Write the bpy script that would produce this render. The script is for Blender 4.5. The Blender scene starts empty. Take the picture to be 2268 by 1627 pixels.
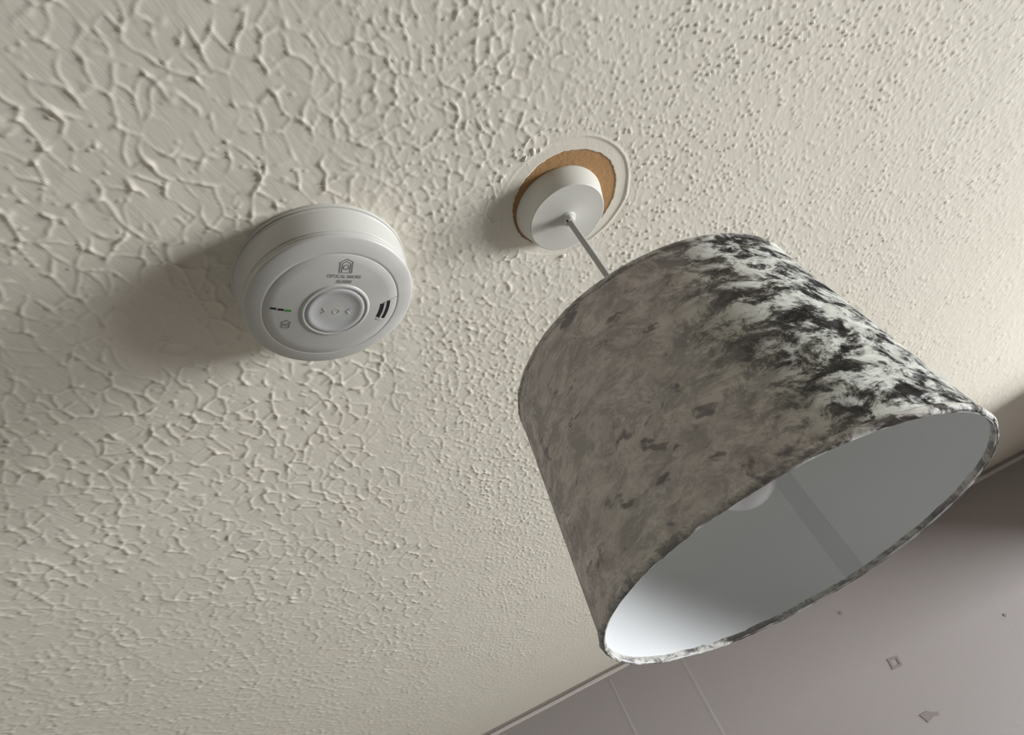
import bpy, bmesh, math, random
import numpy as np
from mathutils import Vector, Matrix, noise

random.seed(7)
scene = bpy.context.scene
COL = scene.collection
PI = math.pi

# ------------------------------------------------------------------ camera
CEIL = 2.40                       # ceiling height
CAM_Z = 1.90                      # the phone is held half a metre under it
cam_d = bpy.data.cameras.new('camera')
cam_d.sensor_width = 36.0
cam_d.lens = 24.634
cam_d.clip_start = 0.01
cam = bpy.data.objects.new('camera', cam_d)
COL.objects.link(cam)
cam.matrix_world = Matrix(((0.869583, 0.489454, 0.065273, 0.0),
                           (0.331159, -0.480014, -0.812355, 0.0),
                           (-0.366278, 0.728025, -0.579499, CAM_Z),
                           (0, 0, 0, 1)))
scene.camera = cam

# ------------------------------------------------------------------ daylight
# room limits (metres), window in the right-hand wall
X0, X1, Y0, Y1 = -2.20, 3.60, -1.80, 2.452
WY0, WY1, WZ0, WZ1 = 0.82, 2.26, 0.36, 2.12
world = bpy.data.worlds.new('overcast_sky')
scene.world = world
world.use_nodes = True
world.cycles.sampling_method = 'MANUAL'
world.cycles.sample_map_resolution = 512
bg = world.node_tree.nodes['Background']
bg.inputs['Strength'].default_value = 50.0
wt = world.node_tree
tc = wt.nodes.new('ShaderNodeTexCoord')
sx = wt.nodes.new('ShaderNodeSeparateXYZ')
mr = wt.nodes.new('ShaderNodeMapRange')
mr.interpolation_type = 'SMOOTHSTEP'
mr.inputs[1].default_value, mr.inputs[2].default_value = -0.04, 0.12
mc = wt.nodes.new('ShaderNodeMix')
mc.data_type = 'RGBA'
mc.inputs['A'].default_value = (0.95, 0.975, 1.0, 1)      # pale paving outside
mc.inputs['B'].default_value = (1.50, 1.62, 1.70, 1)      # overcast sky
wt.links.new(tc.outputs['Generated'], sx.inputs[0])
wt.links.new(sx.outputs['Z'], mr.inputs[0])
wt.links.new(mr.outputs[0], mc.inputs['Factor'])
wt.links.new(mc.outputs['Result'], bg.inputs['Color'])
pl = bpy.data.lights.new('window_portal', 'AREA')
pl.shape = 'RECTANGLE'
pl.size = WY1 - WY0
pl.size_y = WZ1 - WZ0
pl.cycles.is_portal = True
plo = bpy.data.objects.new('window_portal', pl)
COL.objects.link(plo)
plo.location = (X1 + 0.17, (WY0 + WY1) / 2, (WZ0 + WZ1) / 2)
plo.rotation_euler = (PI / 2, 0, PI / 2)

scene.view_settings.view_transform = 'Standard'
scene.view_settings.look = 'None'
scene.view_settings.gamma = 1.0
scene.view_settings.use_curve_mapping = False
scene.view_settings.exposure = 0.0
scene.cycles.max_bounces = 5
scene.cycles.diffuse_bounces = 4
scene.cycles.caustics_reflective = False
scene.cycles.caustics_refractive = False

# ------------------------------------------------------------------ helpers
def new_obj(name, bm, mat=None, parent=None, smooth=True, loc=None):
    me = bpy.data.meshes.new(name)
    bmesh.ops.recalc_face_normals(bm, faces=bm.faces)
    bm.to_mesh(me)
    bm.free()
    if smooth:
        me.polygons.foreach_set('use_smooth', [True] * len(me.polygons))
        try:
            me.set_sharp_from_angle(angle=math.radians(38))
        except Exception:
            pass
    o = bpy.data.objects.new(name, me)
    COL.objects.link(o)
    if mat is not None:
        me.materials.append(mat)
    if parent is not None:
        o.parent = parent
    if loc is not None:
        o.location = loc
    return o

def empty(name, loc):
    o = bpy.data.objects.new(name, None)
    o.empty_display_size = 0.05
    COL.objects.link(o)
    o.location = loc
    return o

def tag(o, label, cat):
    o['label'] = label
    o['category'] = cat
    return o

def struct(o, label=None):
    o['kind'] = 'structure'
    if label:
        o['label'] = label
    return o

def add_box(bm, lo, hi):
    vs = [bm.verts.new((x, y, z)) for x in (lo[0], hi[0]) for y in (lo[1], hi[1]) for z in (lo[2], hi[2])]
    for f in ((0, 1, 3, 2), (4, 6, 7, 5), (0, 4, 5, 1), (2, 3, 7, 6), (0, 2, 6, 4), (1, 5, 7, 3)):
        bm.faces.new([vs[i] for i in f])

def box(name, lo, hi, mat, parent=None, bevel=0.0):
    bm = bmesh.new()
    add_box(bm, lo, hi)
    if bevel:
        bmesh.ops.bevel(bm, geom=bm.edges[:], offset=bevel, segments=2, affect='EDGES')
    return new_obj(name, bm, mat, parent, smooth=False)

def lathe(bm, prof, n=96, closed=False, cx=0.0, cy=0.0, wob=None):
    """revolve a list of (r, z); r = 0 ends become fans"""
    rings = []
    for i, (r, z) in enumerate(prof):
        if r < 1e-7:
            rings.append([bm.verts.new((cx, cy, z))])
        else:
            ring = []
            for k in range(n):
                a = 2 * PI * k / n
                rr, zz = (r, z) if wob is None else wob(i, a, r, z)
                ring.append(bm.verts.new((cx + rr * math.cos(a), cy + rr * math.sin(a), zz)))
            rings.append(ring)
    pairs = list(zip(rings[:-1], rings[1:]))
    if closed:
        pairs.append((rings[-1], rings[0]))
    for a, b in pairs:
        if len(a) == 1 and len(b) == 1:
            continue
        for k in range(n):
            k2 = (k + 1) % n
            if len(a) == 1:
                bm.faces.new((a[0], b[k2], b[k]))
            elif len(b) == 1:
                bm.faces.new((a[k], a[k2], b[0]))
            else:
                bm.faces.new((a[k], a[k2], b[k2], b[k]))

def tube(bm, pts, r, n=12, cap=True):
    rings = []
    for i, p in enumerate(pts):
        p = Vector(p)
        d = (Vector(pts[min(i + 1, len(pts) - 1)]) - Vector(pts[max(i - 1, 0)])).normalized()
        u = d.orthogonal().normalized() if i == 0 else (u - d * u.dot(d)).normalized()
        v = d.cross(u)
        rings.append([bm.verts.new(p + r * (math.cos(2 * PI * k / n) * u + math.sin(2 * PI * k / n) * v)) for k in range(n)])
    for a, b in zip(rings[:-1], rings[1:]):
        for k in range(n):
            bm.faces.new((a[k], a[(k + 1) % n], b[(k + 1) % n], b[k]))
    if cap:
        bm.faces.new(rings[0])
        bm.faces.new(rings[-1])

# ------------------------------------------------------------------ materials
class NT:
    def __init__(self, name):
        self.m = bpy.data.materials.new(name)
        self.m.use_nodes = True
        self.t = self.m.node_tree
        self.b = self.t.nodes['Principled BSDF']
    def n(self, typ, **kw):
        nd = self.t.nodes.new(typ)
        for k, v in kw.items():
            setattr(nd, k, v)
        return nd
    def put(self, sock, v):
        if isinstance(v, bpy.types.NodeSocket):
            self.t.links.new(v, sock)
        else:
            sock.default_value = v
    def math(self, op, a, b=None, c=None, clamp=False):
        nd = self.n('ShaderNodeMath', operation=op)
        nd.use_clamp = clamp
        for i, v in enumerate((a, b, c)):
            if v is not None:
                self.put(nd.inputs[i], v)
        return nd.outputs[0]
    def ss(self, v, lo, hi, a=0.0, b=1.0):
        nd = self.n('ShaderNodeMapRange', interpolation_type='SMOOTHSTEP')
        for i, x in enumerate((v, lo, hi, a, b)):
            self.put(nd.inputs[i], x)
        return nd.outputs[0]
    def noise(self, vec, scale, detail=3.0, rough=0.5, dist=0.0):
        nd = self.n('ShaderNodeTexNoise')
        self.put(nd.inputs['Vector'], vec)
        nd.inputs['Scale'].default_value = scale
        nd.inputs['Detail'].default_value = detail
        nd.inputs['Roughness'].default_value = rough
        nd.inputs['Distortion'].default_value = dist
        return nd
    def mix(self, fac, a, b):
        nd = self.n('ShaderNodeMix', data_type='RGBA')
        self.put(nd.inputs['Factor'], fac)
        self.put(nd.inputs['A'], a)
        self.put(nd.inputs['B'], b)
        return nd.outputs['Result']
    def vm(self, op, a, b=None, s=None):
        nd = self.n('ShaderNodeVectorMath', operation=op)
        self.put(nd.inputs[0], a)
        if b is not None:
            self.put(nd.inputs[1], b)
        if s is not None:
            self.put(nd.inputs['Scale'], s)
        return nd.outputs['Value' if op in ('LENGTH', 'DISTANCE', 'DOT_PRODUCT') else 'Vector']
    def coord(self, which='Object'):
        return self.n('ShaderNodeTexCoord').outputs[which]
    def bump(self, h, dist, strength=1.0, normal=None):
        nd = self.n('ShaderNodeBump')
        nd.inputs['Strength'].default_value = strength
        nd.inputs['Distance'].default_value = dist
        self.put(nd.inputs['Height'], h)
        if normal is not None:
            self.put(nd.inputs['Normal'], normal)
        return nd.outputs['Normal']
    def set(self, **kw):
        for k, v in kw.items():
            self.put(self.b.inputs[k.replace('_', ' ')], v)
        return self

def plain(name, col, rough=0.5, var=0.04, scale=30.0, spec=0.4, bump=0.0):
    t = NT(name)
    c = t.coord()
    f = t.noise(c, scale, 4.0).outputs['Fac']
    a = tuple(max(0, x * (1 - var)) for x in col) + (1,)
    b = tuple(min(1, x * (1 + var)) for x in col) + (1,)
    t.set(Base_Color=t.mix(f, a, b), Roughness=rough)
    t.b.inputs['Specular IOR Level'].default_value = spec
    if bump:
        t.set(Normal=t.bump(t.noise(c, scale * 6, 3.0).outputs['Fac'], bump))
    return t.m

# pendant / rose positions
ROSE = Vector((0.0733, 0.5005, CEIL))
PATCH = Vector((0.0812, 0.4976, CEIL))
R_TAN, R_SCAR = 0.0556, 0.0684

def ceiling_material():
    t = NT('artex_ceiling_paint')
    co = t.coord()
    # fine drag lines left by the brush between the ridges
    mp = t.n('ShaderNodeMapping')
    t.put(mp.inputs['Vector'], co)
    mp.inputs['Rotation'].default_value = (0, 0, 0.50)
    mp.inputs['Scale'].default_value = (260, 50, 1)
    drag = t.noise(mp.outputs['Vector'], 1.0, 1.0).outputs['Fac']
    f = t.noise(co, 5.0, 1.0).outputs['Fac']
    colr = t.mix(f, (0.745, 0.695, 0.590, 1), (0.770, 0.722, 0.625, 1))
    t.set(Base_Color=colr, Roughness=0.75, Normal=t.bump(drag, 0.00016, 1.0))
    t.b.inputs['Specular IOR Level'].default_value = 0.2
    return t.m

def wall_material():
    t = NT('smooth_pink_grey_wall_paint')
    c = t.coord()
    f = t.noise(c, 2.0, 4.0).outputs['Fac']
    t.set(Base_Color=t.mix(f, (0.385, 0.350, 0.346, 1), (0.405, 0.370, 0.365, 1)), Roughness=0.65,
          Normal=t.bump(t.noise(c, 60.0, 2.0).outputs['Fac'], 0.00025))
    t.b.inputs['Specular IOR Level'].default_value = 0.2
    return t.m

def velvet_material(rim=False):
    t = NT('crushed_grey_velvet_edge' if rim else 'crushed_grey_velvet')
    c = t.coord()
    # smeared frame: the pile is combed slantwise round the drum
    mp = t.n('ShaderNodeMapping')
    t.put(mp.inputs['Vector'], c)
    mp.inputs['Rotation'].default_value = (0.5, 0.35, 0.0)
    mp.inputs['Scale'].default_value = (1.0, 0.8, 1.5)
    wn = t.noise(mp.outputs['Vector'], 18.0, 2.0).outputs['Color']
    q = t.vm('ADD', mp.outputs['Vector'], t.vm('SCALE', t.vm('SUBTRACT', wn, (0.5, 0.5, 0.5)), s=0.035))
    na = t.noise(q, 52.0, 5.0, 0.68, 0.3)
    fine = t.noise(q, 330.0, 2.0, 0.7).outputs['Fac']
    a = t.math('ADD', na.outputs['Fac'], t.math('MULTIPLY', t.math('SUBTRACT', fine, 0.5), 0.34))
    lay = t.ss(a, 0.40, 0.62)                      # which way the pile is pressed
    # window-lit side of the drum: stronger light-dark contrast painted into the cloth colour
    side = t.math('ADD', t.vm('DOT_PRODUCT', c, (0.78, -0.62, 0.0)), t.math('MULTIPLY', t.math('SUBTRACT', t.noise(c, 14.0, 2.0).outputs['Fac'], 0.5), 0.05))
    lit_contrast = t.ss(side, 0.074, 0.118) if not rim else t.math('ADD', 0.50, 0.0)
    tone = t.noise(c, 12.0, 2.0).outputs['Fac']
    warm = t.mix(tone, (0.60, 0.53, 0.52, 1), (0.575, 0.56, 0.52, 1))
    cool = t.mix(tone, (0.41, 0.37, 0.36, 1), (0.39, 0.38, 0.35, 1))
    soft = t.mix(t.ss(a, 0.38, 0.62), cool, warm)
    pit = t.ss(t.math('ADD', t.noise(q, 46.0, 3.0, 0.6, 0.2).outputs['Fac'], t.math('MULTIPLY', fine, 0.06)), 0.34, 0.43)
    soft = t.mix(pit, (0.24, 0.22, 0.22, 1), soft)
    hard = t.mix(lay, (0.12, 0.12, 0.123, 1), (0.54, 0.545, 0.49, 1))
    base = t.mix(lit_contrast, soft, hard)
    # pile direction tilts the shading normal patch by patch
    geo = t.n('ShaderNodeNewGeometry')
    sc = t.n('ShaderNodeSeparateColor')
    t.put(sc.inputs[0], na.outputs['Color'])
    cmb = t.n('ShaderNodeCombineXYZ')
    for i in range(3):
        t.put(cmb.inputs[i], t.ss(sc.outputs[i], 0.40, 0.60, -0.5, 0.5))
    amt = t.math('ADD', 0.45, t.math('MULTIPLY', lit_contrast, 0.35))
    nv = t.vm('NORMALIZE', t.vm('ADD', geo.outputs['Normal'], t.vm('SCALE', cmb.outputs[0], s=amt)))
    t.set(Base_Color=base, Roughness=0.7, Normal=nv, Sheen_Weight=t.math('MULTIPLY', lay, 0.25), Sheen_Roughness=0.4, Sheen_Tint=(0.95, 0.98, 0.92, 1))
    t.put(t.b.inputs['Specular IOR Level'], t.math('MULTIPLY', lay, 0.2))
    return t.m

M_CEIL = ceiling_material()
M_WALL = wall_material()
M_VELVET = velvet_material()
M_VELVET_RIM = velvet_material(True)
M_CREAM = plain('cream_wall_paint', (0.36, 0.34, 0.31), 0.7, 0.03, 4.0)
M_ALARM = plain('alarm_white_plastic', (0.55, 0.54, 0.505), 0.42, 0.02)
M_BUTTON = plain('alarm_button_plastic', (0.52, 0.52, 0.51), 0.42, 0.02)
M_PRINT = plain('grey_print', (0.26, 0.26, 0.25), 0.6)
M_EMBOSS = plain('embossed_plastic', (0.50, 0.50, 0.50), 0.4)
M_DARK = plain('dark_slot', (0.012, 0.012, 0.013), 0.7)
M_LED_OFF = plain('unlit_indicator', (0.02, 0.02, 0.02), 0.3)
M_ROSE = plain('rose_white_plastic', (0.61, 0.595, 0.54), 0.45, 0.02)
M_CORD = plain('white_cord', (0.42, 0.415, 0.40), 0.8, 0.04, 30.0, 0.1)
M_LINING = plain('white_shade_lining', (0.66, 0.675, 0.685), 0.4, 0.02, 12.0)
M_LINSEAM = plain('lining_overlap', (0.57, 0.59, 0.605), 0.4)
M_BULB = plain('opal_bulb_glass', (0.84, 0.82, 0.82), 0.25, 0.01)
M_HOLDER = plain('lamp_holder_plastic', (0.75, 0.74, 0.72), 0.4)
M_WIRE = plain('white_wire', (0.7, 0.7, 0.7), 0.4)
M_FLOOR = plain('brown_carpet', (0.11, 0.095, 0.08), 0.95, 0.15, 120.0, 0.1, 0.003)
M_TRIM = plain('white_gloss_trim', (0.78, 0.76, 0.73), 0.35)
M_BEAD = plain('painted_bead', (0.70, 0.65, 0.62), 0.6)
M_MARK = plain('old_mark', (0.285, 0.25, 0.24), 0.7, 0.2, 300.0)

def board_material():
    t = NT('bare_tan_board')
    c = t.coord()
    f = t.noise(c, 35.0, 5.0, 0.6).outputs['Fac']
    t.set(Base_Color=t.mix(f, (0.36, 0.195, 0.075, 1), (0.43, 0.245, 0.105, 1)), Roughness=0.8,
          Normal=t.bump(t.noise(c, 200.0, 4.0).outputs['Fac'], 0.0006))
    return t.m
M_BOARD = board_material()

def led_material():
    t = NT('green_indicator')
    t.set(Base_Color=(0.03, 0.16, 0.03, 1), Roughness=0.3)
    t.b.inputs['Emission Color'].default_value = (0.10, 0.75, 0.10, 1)
    t.b.inputs['Emission Strength'].default_value = 0.06
    return t.m
M_LED_ON = led_material()

def glass_material():
    t = NT('window_glass')
    out = t.t.nodes['Material Output']
    tr = t.n('ShaderNodeBsdfTransparent')
    gl = t.n('ShaderNodeBsdfGlossy')
    gl.inputs['Roughness'].default_value = 0.02
    lw = t.n('ShaderNodeFresnel')
    lw.inputs['IOR'].default_value = 1.45
    mx = t.n('ShaderNodeMixShader')
    t.t.links.new(lw.outputs[0], mx.inputs[0])
    t.t.links.new(tr.outputs[0], mx.inputs[1])
    t.t.links.new(gl.outputs[0], mx.inputs[2])
    t.t.links.new(mx.outputs[0], out.inputs['Surface'])
    return t.m
M_GLASS = glass_material()

# ------------------------------------------------------------------ room shell
T = 0.15
# ceiling: the stippled relief is real geometry, finest where the ridges are largest in view
def hash01(ix, iy, seed):
    h = (ix.astype(np.int64) * 374761393 + iy.astype(np.int64) * 668265263 + seed * 1442695041) & 0xFFFFFFFF
    h = ((h ^ (h >> 13)) * 1274126177) & 0xFFFFFFFF
    h = ((h ^ (h >> 16)) * 2246822519) & 0xFFFFFFFF
    return ((h ^ (h >> 15)) & 0xFFFFFF).astype(np.float32) / np.float32(0xFFFFFF)

def vnoise(x, y, seed):
    fx, fy = np.floor(x), np.floor(y)
    u, v = x - fx, y - fy
    u = u * u * (3 - 2 * u)
    v = v * v * (3 - 2 * v)
    ix, iy = fx.astype(np.int64), fy.astype(np.int64)
    a = hash01(ix, iy, seed) * (1 - u) + hash01(ix + 1, iy, seed) * u
    b = hash01(ix, iy + 1, seed) * (1 - u) + hash01(ix + 1, iy + 1, seed) * u
    return a * (1 - v) + b * v

def worley(x, y, seed, jit=0.9):
    """two nearest feature points: edge distance, third-minus-first, first distance, random"""
    ix, iy = np.floor(x).astype(np.int64), np.floor(y).astype(np.int64)
    sh = x.shape
    d1 = np.full(sh, 9.0, np.float32); d2 = d1.copy(); d3 = d1.copy()
    x1 = np.zeros(sh, np.float32); y1 = x1.copy(); x2 = x1.copy(); y2 = x1.copy(); r1 = x1.copy()
    for dx in (-1, 0, 1):
        for dy in (-1, 0, 1):
            cx, cy = ix + dx, iy + dy
            px = (cx + 0.5 + jit * (hash01(cx, cy, seed) - 0.5) - x).astype(np.float32)
            py = (cy + 0.5 + jit * (hash01(cx, cy, seed + 7) - 0.5) - y).astype(np.float32)
            d = np.sqrt(px * px + py * py)
            rr = hash01(cx, cy, seed + 13)
            n1 = d < d1
            n2 = (~n1) & (d < d2)
            d3 = np.where(n1 | n2, d2, np.minimum(d3, d))
            x2 = np.where(n1, x1, np.where(n2, px, x2)); y2 = np.where(n1, y1, np.where(n2, py, y2))
            d2 = np.where(n1, d1, np.where(n2, d, d2))
            x1 = np.where(n1, px, x1); y1 = np.where(n1, py, y1); r1 = np.where(n1, rr, r1)
            d1 = np.where(n1, d, d1)
    e = (d2 * d2 - d1 * d1) / (2 * np.sqrt((x2 - x1) ** 2 + (y2 - y1) ** 2) + 1e-6)
    return e, d3 - d1, d1, r1

def sst(x, lo, hi):
    t = np.clip((x - lo) / (hi - lo), 0, 1)
    return t * t * (3 - 2 * t)

def relief(X, Y):
    """how far the plaster stands down from the ceiling plane, in metres"""
    x = 0.9345 * X + 0.356 * Y
    y = -0.356 * X + 0.9345 * Y
    ms = 1000.0
    # meandering of the ridges
    wx = (vnoise(x * 48, y * 34, 1) - 0.5) * 0.017 + (vnoise(x * 120, y * 95, 2) - 0.5) * 0.006
    wy = (vnoise(x * 44, y * 36, 3) - 0.5) * 0.015 + (vnoise(x * 110, y * 100, 4) - 0.5) * 0.005
    big = vnoise(x * 3.5, y * 3.5, 5) * 0.6 + vnoise(x * 9, y * 9, 6) * 0.4 - 0.5
    q = x + 0.16 * big
    wl = 1 - sst(q, -0.02, 0.13)
    wsm = sst(q, 0.20, 0.40)
    wm = np.clip(1 - wl - wsm, 0, 1)
    h = np.zeros_like(x)
    amp_n = vnoise(x * 22, y * 22, 8)
    for w, cell, asp, rw, rh, ph, pk, nd, sd in ((wl, 0.0162, 0.64, 0.94, 0.70, 1.20, 0.65, 1.0, 20), (wm, 0.0105, 0.76, 0.90, 0.40, 1.15, 0.80, 0.9, 40), (wsm, 0.0088, 0.85, 1.00, 0.10, 1.75, 0.72, 0.3, 60)):
        use = w > 0.001
        if not use.any():
            continue
        xs_, ys_ = (x + wx * cell / 0.0185)[use], (y + wy * cell / 0.0185)[use]
        e, f3, f1, r1 = worley(xs_ / cell, ys_ / cell * asp, sd)
        e_mm, f3_mm = e * cell * ms, f3 * cell * ms
        # a ridge swells and thins along its length and dies out in places
        k = vnoise(xs_ / cell * 0.9, ys_ / cell * 0.8, sd + 1)
        k2 = vnoise(xs_ / cell * 2.3, ys_ / cell * 2.0, sd + 2)
        live = sst(k * 0.6 + k2 * 0.4, 0.31, 0.57)
        width = rw * (0.70 + 0.8 * k2)
        ridge = rh * (0.12 + 0.95 * live) * np.exp(-(e_mm / width) ** 2)
        node = nd * ph * sst(k2, 0.35, 0.75) * np.exp(-(f3_mm / (2.2 * rw)) ** 2)
        # separate little peaks
        e2, g3, g1, g2 = worley(xs_ / cell * 1.25 + 31, ys_ / cell * 1.25 + 17, sd + 3)
        peak = ph * sst(g2, 1 - pk, 1.1 - pk * 0.3) * np.exp(-(g1 * cell / 1.25 * ms / (1.15 * rw)) ** 2)
        h[use] += w[use] * (ridge + node + peak) * 0.001
    # gentle unevenness of the board underneath
    h += 0.00045 * vnoise(x * 30, y * 24, 9) + 0.00022 * (1 - 0.7 * wsm) * vnoise(x * 85, y * 60, 10)
    h *= 0.72 + 0.56 * amp_n
    r = np.hypot(X - PATCH.x, Y - PATCH.y)
    rj = r + (vnoise(x * 70, y * 70, 11) - 0.5) * 0.012
    h *= 0.06 + 0.94 * sst(rj, 0.0665, 0.0790)
    # flattened ring of the old fitting: a step down to it with a thin lip outside
    rs = r + (vnoise(x * 55, y * 55, 12) - 0.5) * 0.0016
    side = 0.35 + 0.65 * sst(X - PATCH.x + 0.3 * (Y - PATCH.y), -0.03, 0.03)
    h += side * (0.0006 * sst(rs, 0.0676, 0.0688) * (1 - sst(rs, 0.0692, 0.0725)) - 0.0003 * (1 - sst(rs, 0.0672, 0.0685)))
    # the relief dies out towards the papered wall edge
    h *= 1 - 0.65 * sst(Y, 1.75, 2.40)
    return h

V, F, base = [], [], 0
# one sheet of plaster; its mesh is finest around the fittings and coarser across the room
def spread(lo, hi, keys):
    """coordinates from lo to hi whose spacing follows (position, step) keys"""
    kp, ks = np.array(keys).T
    out = [lo]
    while out[-1] < hi:
        out.append(out[-1] + 1.09 * float(np.interp(out[-1], kp, ks)))
    out = np.array(out)
    return lo + (out - lo) * (hi - lo) / (out[-1] - lo)
gx = spread(X0 - T, X1 + T, [(-1.30, 0.012), (-1.05, 0.0030), (-0.6, 0.0021), (-0.3, 0.00150), (-0.22, 0.00136), (0.25, 0.00140), (0.45, 0.0018), (0.7, 0.0028), (1.10, 0.0034), (1.40, 0.012)])
gy = spread(Y0 - T, Y1 + T, [(-0.25, 0.012), (0.02, 0.0024), (0.14, 0.00128), (0.5, 0.00136), (0.6, 0.0017), (0.9, 0.0022), (1.5, 0.0036), (2.46, 0.0056)])
nx, ny = len(gx), len(gy)
X, Y = np.meshgrid(gx, gy)
Z = CEIL - relief(X.ravel(), Y.ravel()).reshape(X.shape)
V.append(np.stack([X, Y, Z], -1).reshape(-1, 3))
k = (np.arange(ny - 1)[:, None] * nx + np.arange(nx - 1)[None])
k = k[np.hypot(X[:-1, :-1] + 0.0006 - PATCH.x, Y[:-1, :-1] + 0.0006 - PATCH.y) > 0.0865]
F.append(np.stack([k, k + nx, k + nx + 1, k + 1], -1) + base)          # faces look down
base += X.size
# the turned plaster round the old fitting, as a polar patch with a ragged inner edge
NA, NR = 420, 34
A = np.linspace(0, 2 * PI, NA, endpoint=False)
ca, sa = np.cos(A), np.sin(A)
jag = ((vnoise(ca * 4 + 9, sa * 4 + 9, 31) - 0.5) * 0.0012 + (vnoise(ca * 22 + 30, sa * 22 + 30, 32) - 0.5) * 0.0012)
Rr = np.linspace(0, 1, NR)[:, None] * (0.0885 - (R_TAN + jag))[None] + (R_TAN + jag)[None]
Rr = np.vstack([(R_TAN + jag - 0.0003)[None], (R_TAN + jag - 0.0001)[None], Rr])
X, Y = PATCH.x + Rr * ca, PATCH.y + Rr * sa
Z = CEIL - relief(X, Y)
Z[0] += 0.0040
Z[1] += 0.0012
V.append(np.stack([X, Y, Z], -1).reshape(-1, 3))
k0 = (np.arange(NR + 1)[:, None] * NA + np.arange(NA)[None]).ravel()
k1 = (np.arange(NR + 1)[:, None] * NA + ((np.arange(NA) + 1) % NA)[None]).ravel()
F.append(np.stack([k0, k1, k1 + NA, k0 + NA], -1) + base)
base += X.size
# the slab above
sl = np.array([(x, y, z) for z in (CEIL + 0.012, CEIL + 0.12) for x, y in ((X0 - T, Y0 - T), (X1 + T, Y0 - T), (X1 + T, Y1 + T), (X0 - T, Y1 + T))])
V.append(sl)
F.append(np.array([(3, 2, 1, 0), (4, 5, 6, 7), (0, 1, 5, 4), (1, 2, 6, 5), (2, 3, 7, 6), (3, 0, 4, 7)]) + base)
V, F = np.concatenate(V).astype(np.float32), np.concatenate(F).astype(np.int32)
me = bpy.data.meshes.new('ceiling')
me.vertices.add(len(V))
me.vertices.foreach_set('co', V.ravel())
me.loops.add(F.size)
me.loops.foreach_set('vertex_index', F.ravel())
me.polygons.add(len(F))
me.polygons.foreach_set('loop_start', np.arange(0, F.size, 4, dtype=np.int32))
me.polygons.foreach_set('use_smooth', np.ones(len(F), dtype=bool))
me.update(calc_edges=True)
me.materials.append(M_CEIL)
ceiling = bpy.data.objects.new('ceiling', me)
COL.objects.link(ceiling)
struct(ceiling, 'cream stippled artex ceiling')
# bare board showing in the recess
bm = bmesh.new()
lathe(bm, [(0.0, 0.0008), (0.0605, 0.0008), (0.0605, 0.006), (0.0, 0.006)], 96, cx=PATCH.x, cy=PATCH.y)
o = new_obj('bare_board', bm, M_BOARD, ceiling, smooth=False)
o.location = (0, 0, CEIL)
o['label'] = 'bare tan board showing around the ceiling rose'
# loose lumps of paint near the old ring
def lump(x, y, sx, sy, sz, rot):
    bm = bmesh.new()
    bmesh.ops.create_icosphere(bm, subdivisions=2, radius=1.0)
    for v in bm.verts:
        n = noise.noise(v.co * 1.3 + Vector((x * 90, y * 90, 0)))
        v.co *= 1 + 0.35 * n
        v.co = Vector((v.co.x * sx, v.co.y * sy, v.co.z * sz))
    o = new_obj('paint_lump', bm, M_CEIL_LUMP, ceiling)
    o.location = (x, y, CEIL - sz * 0.15)
    o.rotation_euler = (0, 0, rot)
M_CEIL_LUMP = plain('ceiling_paint_lump', (0.745, 0.705, 0.63), 0.75, 0.03)

struct(box('added_light_blocker', (1.20, 1.80, 2.06), (X1, Y1, CEIL + 0.005), M_WALL, bevel=0.004), 'unseen box added along the top of the wall to shade the ceiling corner')  # added out of view to block window light from the ceiling corner
floor = struct(box('floor', (X0 - T, Y0 - T, -0.10), (X1 + T, Y1 + T, 0.0), M_FLOOR))
wall_far = struct(box('wall_far', (X0 - T, Y1, 0.0), (X1 + T, Y1 + T, CEIL), M_WALL), 'smooth pinkish grey wall below the ceiling')
wall_near = struct(box('wall_near', (X0 - T, Y0 - T, 0.0), (X1 + T, Y0, CEIL), M_CREAM))
wall_left = struct(box('wall_left', (X0 - T, Y0, 0.0), (X0, Y1, CEIL), M_CREAM))
bm = bmesh.new()
add_box(bm, (X1, Y0, 0.0), (X1 + T, WY0, CEIL))
add_box(bm, (X1, WY1, 0.0), (X1 + T, Y1, CEIL))
add_box(bm, (X1, WY0, 0.0), (X1 + T, WY1, WZ0))
add_box(bm, (X1, WY0, WZ1), (X1 + T, WY1, CEIL))
wall_right = struct(new_obj('wall_right', bm, M_CREAM, smooth=False))

# window: frame, two casements with their panes, sill
win = struct(empty('window_1', (X1, (WY0 + WY1) / 2, WZ0)))
def wbox(name, y0, y1, z0, z1, x0, x1, mat, parent=win):
    bm = bmesh.new()
    add_box(bm, (x0, y0, z0), (x1, y1, z1))
    bmesh.ops.bevel(bm, geom=bm.edges[:], offset=0.002, segments=1, affect='EDGES')
    return new_obj(name, bm, mat, parent, smooth=False)
hw, hh = (WY1 - WY0) / 2, WZ1 - WZ0
bm = bmesh.new()
fw = 0.035
for lo, hi in (((0.05, -hw, 0), (0.11, hw, fw)), ((0.05, -hw, hh - fw), (0.11, hw, hh)), ((0.05, -hw, fw), (0.11, -hw + fw, hh - fw)),
               ((0.05, hw - fw, fw), (0.11, hw, hh - fw)), ((0.05, -fw / 2, fw), (0.11, fw / 2, hh - fw))):
    add_box(bm, lo, hi)
new_obj('window_frame', bm, M_TRIM, win, smooth=False)
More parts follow.
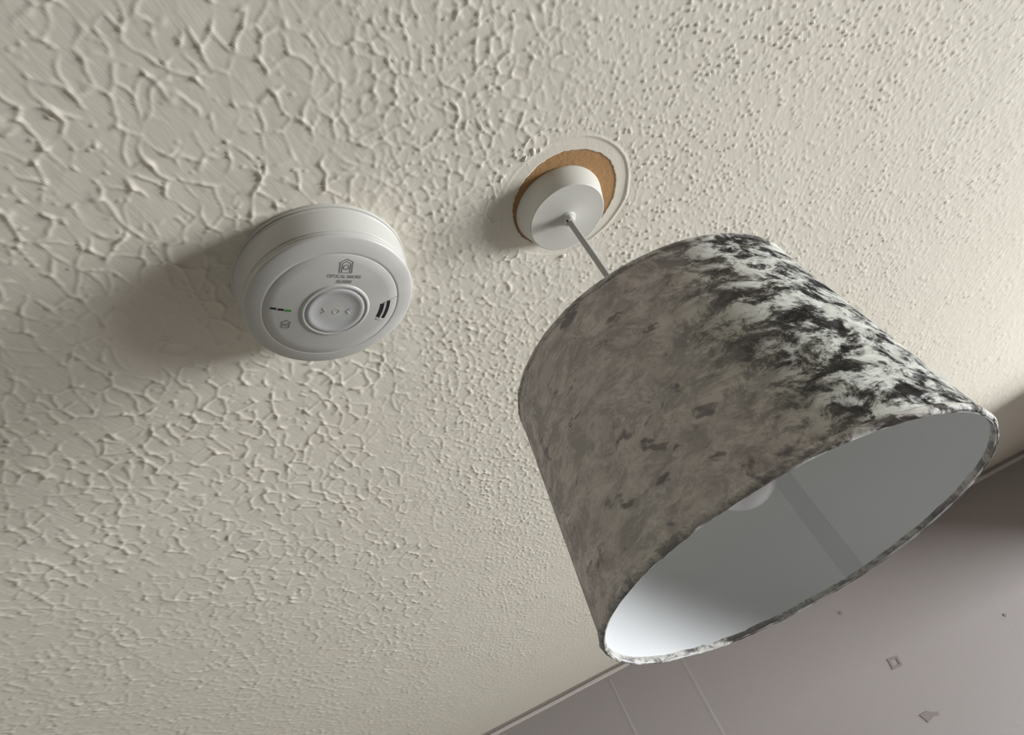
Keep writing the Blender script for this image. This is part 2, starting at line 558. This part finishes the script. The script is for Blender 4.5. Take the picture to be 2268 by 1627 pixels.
for s in (-1, 1):
    y0, y1 = (fw / 2, hw - fw) if s > 0 else (-hw + fw, -fw / 2)
    bm = bmesh.new()
    c = 0.028
    for lo, hi in (((0.06, y0, fw), (0.10, y1, fw + c)), ((0.06, y0, hh - fw - c), (0.10, y1, hh - fw)),
                   ((0.06, y0, fw + c), (0.10, y0 + c, hh - fw - c)), ((0.06, y1 - c, fw + c), (0.10, y1, hh - fw - c))):
        add_box(bm, lo, hi)
    cas = new_obj('casement', bm, M_TRIM, win, smooth=False)
    wbox('pane', y0 + c, y1 - c, fw + c, hh - fw - c, 0.078, 0.082, M_GLASS, cas)
    wbox('handle', -0.008 + s * 0.032, 0.008 + s * 0.032, hh * 0.42, hh * 0.58, 0.035, 0.052, M_WIRE, cas)
wbox('window_sill', -hw - 0.04, hw + 0.04, -0.03, -0.001, -0.12, 0.05, M_TRIM)
for side, lo, hi in (('far', (X0 + 0.018, Y1 - 0.018, 0), (X1 - 0.018, Y1, 0.12)), ('near', (X0 + 0.018, Y0, 0), (X1 - 0.018, Y0 + 0.018, 0.12)),
                     ('left', (X0, Y0, 0), (X0 + 0.018, Y1, 0.12)), ('right', (X1 - 0.018, Y0, 0), (X1, Y1, 0.12))):
    struct(box('baseboard_' + side, lo, hi, M_TRIM, bevel=0.003))

# bead of paint and filler along the top of the far wall
bm = bmesh.new()
N = 160
rows = []
for i in range(N + 1):
    x = X0 + 0.01 + (X1 - X0 - 0.02) * i / N
    w = 0.011 + 0.003 * noise.noise(Vector((x * 9, 0, 0)))
    z = CEIL - 0.016 + 0.002 * noise.noise(Vector((x * 4, 5, 0)))
    rows.append([bm.verts.new((x, Y1 + 0.001, z + w * 0.55)), bm.verts.new((x, Y1 - 0.004, z + w * 0.3)),
                 bm.verts.new((x, Y1 - 0.004, z - w * 0.3)), bm.verts.new((x, Y1 + 0.001, z - w * 0.55))])
for a, b in zip(rows[:-1], rows[1:]):
    for k in range(3):
        bm.faces.new((a[k], a[k + 1], b[k + 1], b[k]))
struct(new_obj('trim_1', bm, M_BEAD), 'thin painted bead along the top of the wall')

# lining-paper seams and small old marks on the far wall
def seam(x0, x1, wid):
    bm = bmesh.new()
    rows = []
    for i in range(41):
        z = CEIL - 0.03 - (CEIL - 0.16) * i / 40
        x = x0 + (x1 - x0) * min(1.0, i / 6.0) + 0.0015 * noise.noise(Vector((z * 5, x0, 0)))
        rows.append([bm.verts.new((x - wid, Y1 + 0.0002, z)), bm.verts.new((x, Y1 - 0.0008, z)), bm.verts.new((x + wid * 0.6, Y1 + 0.0002, z))])
    for a, b in zip(rows[:-1], rows[1:]):
        bm.faces.new((a[0], a[1], b[1], b[0]))
        bm.faces.new((a[1], a[2], b[2], b[1]))
    new_obj('paper_seam', bm, M_WALL, wall_far)
seam(-0.132, -0.122, 0.011)
seam(-0.371, -0.359, 0.009)

def wall_mark(name, pts, x, z, depth=0.0012, hole=None):
    bm = bmesh.new()
    outer = [bm.verts.new((x + a, Y1 - depth, z + b)) for a, b in pts]
    back = [bm.verts.new((x + a, Y1 + 0.0005, z + b)) for a, b in pts]
    n = len(pts)
    for k in range(n):
        bm.faces.new((outer[k], outer[(k + 1) % n], back[(k + 1) % n], back[k]))
    if hole:
        inner = [bm.verts.new((x + a * hole, Y1 - depth, z + b * hole)) for a, b in pts]
        for k in range(n):
            bm.faces.new((outer[k], outer[(k + 1) % n], inner[(k + 1) % n], inner[k]))
            bm.faces.new((inner[k], inner[(k + 1) % n], back[(k + 1) % n], back[k]))
    else:
        bm.faces.new(outer)
    new_obj(name, bm, M_MARK, wall_far, smooth=False)
Zc = CAM_Z
wall_mark('square_fixing_mark', [(-0.017, -0.014), (0.014, -0.016), (0.017, 0.013), (-0.013, 0.016)], 0.419, Zc + 0.150, hole=0.55)
wall_mark('scuff_mark', [(-0.020, 0.012), (-0.012, -0.012), (0.002, -0.008), (0.012, -0.004), (0.026, -0.008), (0.028, 0.0), (0.012, 0.006), (0.0, 0.014)], 0.411, Zc - 0.001)
dot = [(0.005 * math.cos(k * PI / 4), 0.006 * math.sin(k * PI / 4)) for k in range(8)]
wall_mark('nail_mark', dot, 0.370, Zc + 0.330)
wall_mark('nail_mark', dot, 1.114, Zc + 0.503)
wall_mark('nail_mark', [(a * 0.8, b * 0.8) for a, b in dot], 0.755, Zc + 0.131)

# ------------------------------------------------------------------ smoke alarm
AL = Vector((-0.1523, 0.4250, CEIL))
alarm = empty('smoke_alarm', AL)
tag(alarm, 'round white smoke alarm with a central test button fixed to the ceiling', 'smoke alarm')
mm = 0.001
def L(prof):
    return [(r * mm, z * mm) for r, z in prof]
bm = bmesh.new()
lathe(bm, L([(0, 1.5), (77.5, 1.5), (78.5, 0.5), (78.5, -2.6), (77.9, -3.6), (76.5, -3.9), (0, -3.9)]), 128)
new_obj('base_plate', bm, M_ALARM, alarm)
bm = bmesh.new()
lathe(bm, L([(0, -3.8), (76.2, -3.8), (77.3, -5.0), (77.3, -6.3), (76.6, -7.0), (74.6, -29.5), (74.0, -30.4), (72.6, -31.0), (72.6, -33.0), (0, -33.0)]), 128)
body = new_obj('body', bm, M_ALARM, alarm)

RF = 58.0
def depth(r):
    """depth of the cover face below the ceiling at radius r (mm)"""
    return 47.2 - 3.4 * (r / RF) ** 2
BC = (2.5, -2.0)                      # button centre in the print frame
th = math.radians(43)
EU = Vector((math.cos(th), math.sin(th), 0))
EV = Vector((math.sin(th), -math.cos(th), 0))
def face(u, v, lift=0.0):
    return (EU * u + EV * v) * mm + Vector((0, 0, -(depth(math.hypot(u, v)) + lift) * mm))
bm = bmesh.new()
prof = [(0, -32.0), (73.4, -32.0), (74.4, -33.0), (74.4, -34.2), (73.6, -34.9), (73.6, -35.6), (74.6, -36.3), (74.8, -38.0), (74.2, -39.2), (72.5, -40.2), (66.0, -41.9), (61.5, -42.9), (59.6, -43.2),
        (58.9, -42.9), (58.2, -43.3), (57.4, -depth(57.4))]
prof += [(r, -depth(r)) for r in (50, 42, 36, 33)] + [(0, -depth(0))]
lathe(bm, L(prof), 160)
cover = new_obj('cover', bm, M_ALARM, alarm)

# test button: raised lip, groove and dished centre
bc3 = (EU * BC[0] + EV * BC[1]) * mm
bm = bmesh.new()
d0 = depth(29)
lathe(bm, L([(27.2, -d0 + 0.6), (27.4, -d0 - 0.9), (28.2, -d0 - 1.2), (29.4, -d0 - 0.9), (30.6, -d0 + 0.1), (30.8, -d0 + 0.8)]), 128)
o = new_obj('button_surround', bm, M_ALARM, alarm)
o.location = bc3
bm = bmesh.new()
lathe(bm, L([(25.6, -d0 + 1.2), (25.6, -d0 - 0.6), (25.0, -d0 - 1.2), (23.8, -d0 - 1.35), (21.6, -d0 - 1.2), (20.8, -d0 - 0.85), (14, -d0 - 0.55), (0, -d0 - 0.45)]), 128)
button = new_obj('test_button', bm, M_BUTTON, alarm)
button.location = bc3
bm = bmesh.new()
lathe(bm, L([(25.5, -d0 - 0.55), (27.3, -d0 - 0.55)]), 128)
o = new_obj('button_groove', bm, M_EMBOSS, alarm)
o.location = bc3

def stroke(bm, pts, w, f, closed=False, hgt=0.25):
    """flat raised line through (u, v) points in mm on a face function"""
    n = len(pts)
    lo, hi = [], []
    for i, (u, v) in enumerate(pts):
        a = pts[(i - 1) % n] if closed or i > 0 else pts[i]
        b = pts[(i + 1) % n] if closed or i < n - 1 else pts[i]
        d = Vector((b[0] - a[0], b[1] - a[1]))
        d.normalize()
        nx, ny = -d.y * w / 2, d.x * w / 2
        lo.append((bm.verts.new(f(u + nx, v + ny, -0.2)), bm.verts.new(f(u + nx, v + ny, hgt))))
        hi.append((bm.verts.new(f(u - nx, v - ny, -0.2)), bm.verts.new(f(u - nx, v - ny, hgt))))
    for i in range(n if closed else n - 1):
        j = (i + 1) % n
        bm.faces.new((lo[i][1], lo[j][1], hi[j][1], hi[i][1]))
        bm.faces.new((lo[i][0], lo[j][0], lo[j][1], lo[i][1]))
        bm.faces.new((hi[i][0], hi[j][0], hi[j][1], hi[i][1]))

def bface(u, v, lift=0.0):
    return (EU * u + EV * v) * mm + Vector((0, 0, (-d0 - 0.5 - lift) * mm))
for kind, uc in (('>', -10.6), ('o', 0.4), ('<', 11.4)):
    bm = bmesh.new()
    if kind == 'o':
        stroke(bm, [(uc + 2.9 * math.cos(2 * PI * k / 32), 2.9 * math.sin(2 * PI * k / 32)) for k in range(32)], 0.9, bface, True, 0.45)
        nm = 'embossed_circle'
    else:
        s = 1 if kind == '>' else -1
        stroke(bm, [(uc - 1.5 * s, 3.0), (uc + 1.5 * s, 0.0), (uc - 1.5 * s, -3.0)], 0.9, bface, False, 0.45)
        nm = 'embossed_chevron'
    new_obj(nm, bm, M_BUTTON, button, smooth=False)

# vent slots, indicator lights, print
def arc_slot(name, r, a0, a1, w, mat, lift=0.12):
    bm = bmesh.new()
    pts = [(r * math.cos(a0 + (a1 - a0) * k / 10), r * math.sin(a0 + (a1 - a0) * k / 10)) for k in range(11)]
    stroke(bm, pts, w, face, False, lift)
    return new_obj(name, bm, mat, alarm, smooth=False)
arc_slot('vent_slot', 44.6, math.radians(8), math.radians(-13.5), 3.4, M_DARK)
arc_slot('vent_slot', 50.6, math.radians(11), math.radians(-14), 3.2, M_DARK)
arc_slot('vent_lip', 47.6, math.radians(10), math.radians(-15), 1.6, M_ALARM, 0.5)
bm = bmesh.new()
stroke(bm, [(43.0, -12.2), (47.5, -13.6), (51.5, -14.0)], 1.3, face, False, 0.5)
new_obj('vent_lip', bm, M_ALARM, alarm, smooth=False)
bm = bmesh.new()
stroke(bm, [(51.5, 10.6), (57.2, 14.6)], 0.5, face, False, 0.12)
new_obj('moulding_line', bm, M_EMBOSS, alarm, smooth=False)
for u0, u1, v, mat, lab in ((-53.0, -48.2, -1.9, M_LED_OFF, 'dark unlit indicator'), (-46.6, -41.8, -2.6, M_LED_OFF, 'dark unlit indicator'), (-40.2, -35.6, -3.2, M_LED_ON, 'lit green indicator')):
    bm = bmesh.new()
    stroke(bm, [(u0, v + 0.1), (u1, v - 0.1)], 1.9, face, False, 0.3)
    o = new_obj('indicator_light', bm, mat, alarm, smooth=False)
    o['label'] = lab

# house pictogram above the words
bm = bmesh.new()
stroke(bm, [(-2.0, 40.6), (-2.6, 50.4), (-3.4, 50.2), (2.6, 54.6), (8.4, 51.6), (7.7, 51.4), (8.6, 40.6)], 0.8, face)
stroke(bm, [(-0.2, 41.2), (-0.6, 49.8), (2.7, 52.3), (6.2, 50.2), (6.9, 41.2)], 0.5, face)
stroke(bm, [(-2.0, 40.8), (8.6, 40.8)], 0.7, face)
stroke(bm, [(3.1 + 2.4 * math.cos(2 * PI * k / 20), 46.2 + 2.4 * math.sin(2 * PI * k / 20)) for k in range(20)], 0.6, face, True)
stroke(bm, [(2.6, 44.6), (3.9, 44.6)], 1.0, face)
new_obj('house_pictogram', bm, M_PRINT, alarm, smooth=False)
bm = bmesh.new()
c0 = (-37.8, -19.8)
stroke(bm, [(c0[0] - 3.0, c0[1] - 4.2), (c0[0] - 3.0, c0[1] + 2.6), (c0[0] - 3.8, c0[1] + 2.2), (c0[0] + 0.3, c0[1] + 5.2), (c0[0] + 4.2, c0[1] + 2.6), (c0[0] + 3.2, c0[1] + 2.6), (c0[0] + 3.2, c0[1] - 4.2)], 0.8, face)
stroke(bm, [(c0[0] - 3.0, c0[1] - 4.2), (c0[0] + 3.2, c0[1] - 4.2)], 0.8, face)
stroke(bm, [(c0[0] - 1.0, c0[1] - 1.6), (c0[0] + 1.2, c0[1] - 1.6), (c0[0] + 1.2, c0[1] + 0.8), (c0[0] - 1.0, c0[1] + 0.8)], 0.6, face, True)
new_obj('house_pictogram', bm, M_PRINT, alarm, smooth=False)

def text_mesh(name, body_text, u, v, width, mat, parent):
    cu = bpy.data.curves.new(name, 'FONT')
    cu.body = body_text
    cu.align_x = 'CENTER'
    cu.align_y = 'CENTER'
    cu.size = 1.0
    cu.offset = 0.018
    tmp = bpy.data.objects.new(name + '_tmp', cu)
    COL.objects.link(tmp)
    bpy.context.view_layer.update()
    dg = bpy.context.evaluated_depsgraph_get()
    me = bpy.data.meshes.new_from_object(tmp.evaluated_get(dg))
    bpy.data.objects.remove(tmp)
    xs_ = [p.co.x for p in me.vertices]
    k = width / (max(xs_) - min(xs_))
    for p in me.vertices:
        p.co = face(u + p.co.x * k, v + p.co.y * k * 1.15, 0.2)
    me.materials.clear()
    me.materials.append(mat)
    o = bpy.data.objects.new(name, me)
    COL.objects.link(o)
    o.parent = parent
    return o
text_mesh('printed_words', 'OPTICAL SMOKE', 3.1, 36.7, 29.5, M_PRINT, alarm)
text_mesh('printed_words', 'ALARM', 3.6, 31.4, 13.2, M_PRINT, alarm)

# ------------------------------------------------------------------ pendant light
pend = empty('pendant_light', ROSE)
tag(pend, 'pendant light with a grey crushed velvet drum shade hanging from a white ceiling rose', 'pendant light')
bm = bmesh.new()
lathe(bm, L([(0, 0.6), (45.0, 0.6), (45.2, -0.6), (45.0, -1.8), (39.2, -19.9), (38.9, -20.5), (38.3, -20.8), (38.0, -20.8), (9.5, -20.8), (7.6, -21.3), (6.8, -22.2), (0, -22.4)]), 128)
rose = new_obj('ceiling_rose', bm, M_ROSE, pend)
bm = bmesh.new()
lathe(bm, L([(0, -21.6), (5.6, -21.6), (5.8, -22.4), (5.4, -26.6), (4.6, -27.6), (3.2, -27.8), (0, -27.8)]), 40)
new_obj('cord_grip', bm, M_ROSE, rose)
bm = bmesh.new()
lathe(bm, L([(0, 0), (1.1, 0), (1.1, -0.6), (0, -0.6)]), 16)
o = new_obj('grip_screw', bm, M_LED_OFF, rose)
o.location = (-0.0022, -0.0045, -0.0272)

ST = Vector((-0.0022, 0.0013, -0.2076))            # shade top centre, from the rose
AX = Vector((0.0041, -0.0259, -0.5)).normalized()  # shade leans a little
SL, RT, RB = 0.1856, 0.1237, 0.1407
HOLD = ST + AX * 0.030
bm = bmesh.new()
pts = []
for i in range(25):
    t = i / 24
    p = Vector((0, 0, -0.024)).lerp(HOLD + Vector((0, 0, 0.004)), t)
    p += Vector((0.0012 * math.sin(PI * t), -0.0010 * math.sin(PI * t), 0))
    pts.append(p)
tube(bm, pts, 0.0031, 16)
new_obj('cord', bm, M_CORD, pend)

rot = Vector((0, 0, -1)).rotation_difference(AX).to_matrix().to_4x4()
shade_m = Matrix.Translation(ST) @ rot
def shade_part(name, bm, mat, parent, smooth=True):
    return new_obj(name, bm, mat, parent, smooth)
def RR(s):
    return RT + (RB - RT) * s / SL
# outer velvet drum (a shell with thickness), slightly uneven by hand
def wob(i, a, r, z):
    return r + 0.0006 * math.sin(2 * a + 0.6) + 0.0004 * math.sin(3 * a + 2.1), z
bm = bmesh.new()
n_s = 24
pr = [(RR(SL * k / n_s), -SL * k / n_s) for k in range(n_s + 1)]
pr += [(RR(SL) - 0.0012, -SL), (RR(0) - 0.0012, 0.0)]
lathe(bm, pr, 160, closed=True, wob=wob)
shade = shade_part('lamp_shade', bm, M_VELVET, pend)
shade.matrix_local = shade_m
shade['label'] = 'grey crushed velvet drum shade'
bm = bmesh.new()
pr = [(RR(s) - 0.0014, -s) for s in [SL * k / 12 for k in range(13)]]
pr += [(RR(s) - 0.0022, -s) for s in [SL * k / 12 for k in range(12, -1, -1)]]
lathe(bm, pr, 160, closed=True, wob=wob)
lining = shade_part('lining', bm, M_LINING, shade)
lining['label'] = 'smooth white inner lining'
# vertical overlap of the lining
bm = bmesh.new()
rows = []
for k in range(13):
    s = 0.004 + (SL - 0.008) * k / 12
    r = RR(s) - 0.0026
    row = []
    for a in (66.0, 67.5, 69.0, 70.5, 72.0, 73.0):
        a = math.radians(a)
        row.append(bm.verts.new((r * math.cos(a), r * math.sin(a), -s)))
    rows.append(row)
for a, b in zip(rows[:-1], rows[1:]):
    for k in range(5):
        bm.faces.new((a[k], a[k + 1], b[k + 1], b[k]))
ret = bmesh.ops.extrude_face_region(bm, geom=bm.faces[:])
for v in [g for g in ret['geom'] if isinstance(g, bmesh.types.BMVert)]:
    k = 1 + 0.0006 / math.hypot(v.co.x, v.co.y)
    v.co.x *= k
    v.co.y *= k
shade_part('lining_overlap', bm, M_LINSEAM, shade)
# rolled velvet edges
def rolled(name, s, h, t, seed, inward):
    bm = bmesh.new()
    R0 = RR(s)
    cs = [(0.0006 + 0.55 * t * math.cos(q), h * 0.5 * math.sin(q)) for q in [2 * PI * k / 12 for k in range(12)]]
    def wb(i, a, r, z):
        e = Vector((math.cos(a) * 5, math.sin(a) * 5, seed))
        k = 1 + 0.25 * noise.noise(e * 2) + 0.2 * noise.noise(e * 7)
        rr, zz = wob(i, a, r, z)
        zc = -s + inward
        return R0 + (rr - R0) * k - 0.0016, zc + (zz - zc) * (1 + 0.22 * noise.noise(e * 4)) + 0.0007 * noise.noise(e * 1.3)
    lathe(bm, [(R0 + a - 0.0, -s + inward + b) for a, b in cs], 240, closed=True, wob=wb)
    return shade_part(name, bm, M_VELVET_RIM, shade)
rolled('rolled_edge', SL, 0.0062, 0.0036, 2.0, 0.0027)
rolled('rolled_edge', 0.0, 0.0060, 0.0040, 9.0, -0.0026)
# wire carrier at the top of the shade
bm = bmesh.new()
zc = -0.030
cring = [(0.021 * math.cos(2 * PI * k / 32), 0.021 * math.sin(2 * PI * k / 32), zc) for k in range(33)]
tube(bm, cring, 0.0014, 8, cap=False)
for k in range(3):
    a = 2 * PI * k / 3 + 0.4
    r1 = RR(0.004) - 0.003
    tube(bm, [(0.021 * math.cos(a), 0.021 * math.sin(a), zc), (0.6 * r1 * math.cos(a), 0.6 * r1 * math.sin(a), zc), (r1 * math.cos(a), r1 * math.sin(a), -0.004)], 0.0014, 8)
shade_part('wire_carrier', bm, M_WIRE, shade)
# lamp holder and bulb
bm = bmesh.new()
lathe(bm, L([(0, 6), (5, 6), (8, 3), (16, -4), (19, -12), (19, -24), (22, -25), (22, -33), (18.5, -34), (18.5, -48), (0, -48)]), 64)
hold = new_obj('lamp_holder', bm, M_HOLDER, pend)
hold.location = HOLD
bm = bmesh.new()
bz = -0.3200
cb = Vector((ST.x, ST.y, bz)) 
top = (HOLD.z - 0.040) - bz
Rb_ = 0.0285
pr = [(0, -Rb_)] + [(Rb_ * math.sin(a), -Rb_ * math.cos(a)) for a in [math.radians(x) for x in range(8, 140, 8)]]
pr += [(0.0145, 0.030), (0.0135, top - 0.004), (0.0, top)]
lathe(bm, pr, 64)
bulb = new_obj('light_bulb', bm, M_BULB, pend)
bulb.location = cb
bulb['label'] = 'unlit white opal bulb'

# loose lumps of old paint round the ring
lump(0.0701, 0.4255, 0.0042, 0.0026, 0.0018, 1.9)
lump(0.0606, 0.4272, 0.0040, 0.0017, 0.0018, 2.3)
lump(0.0564, 0.5676, 0.0040, 0.0024, 0.0022, 0.4)
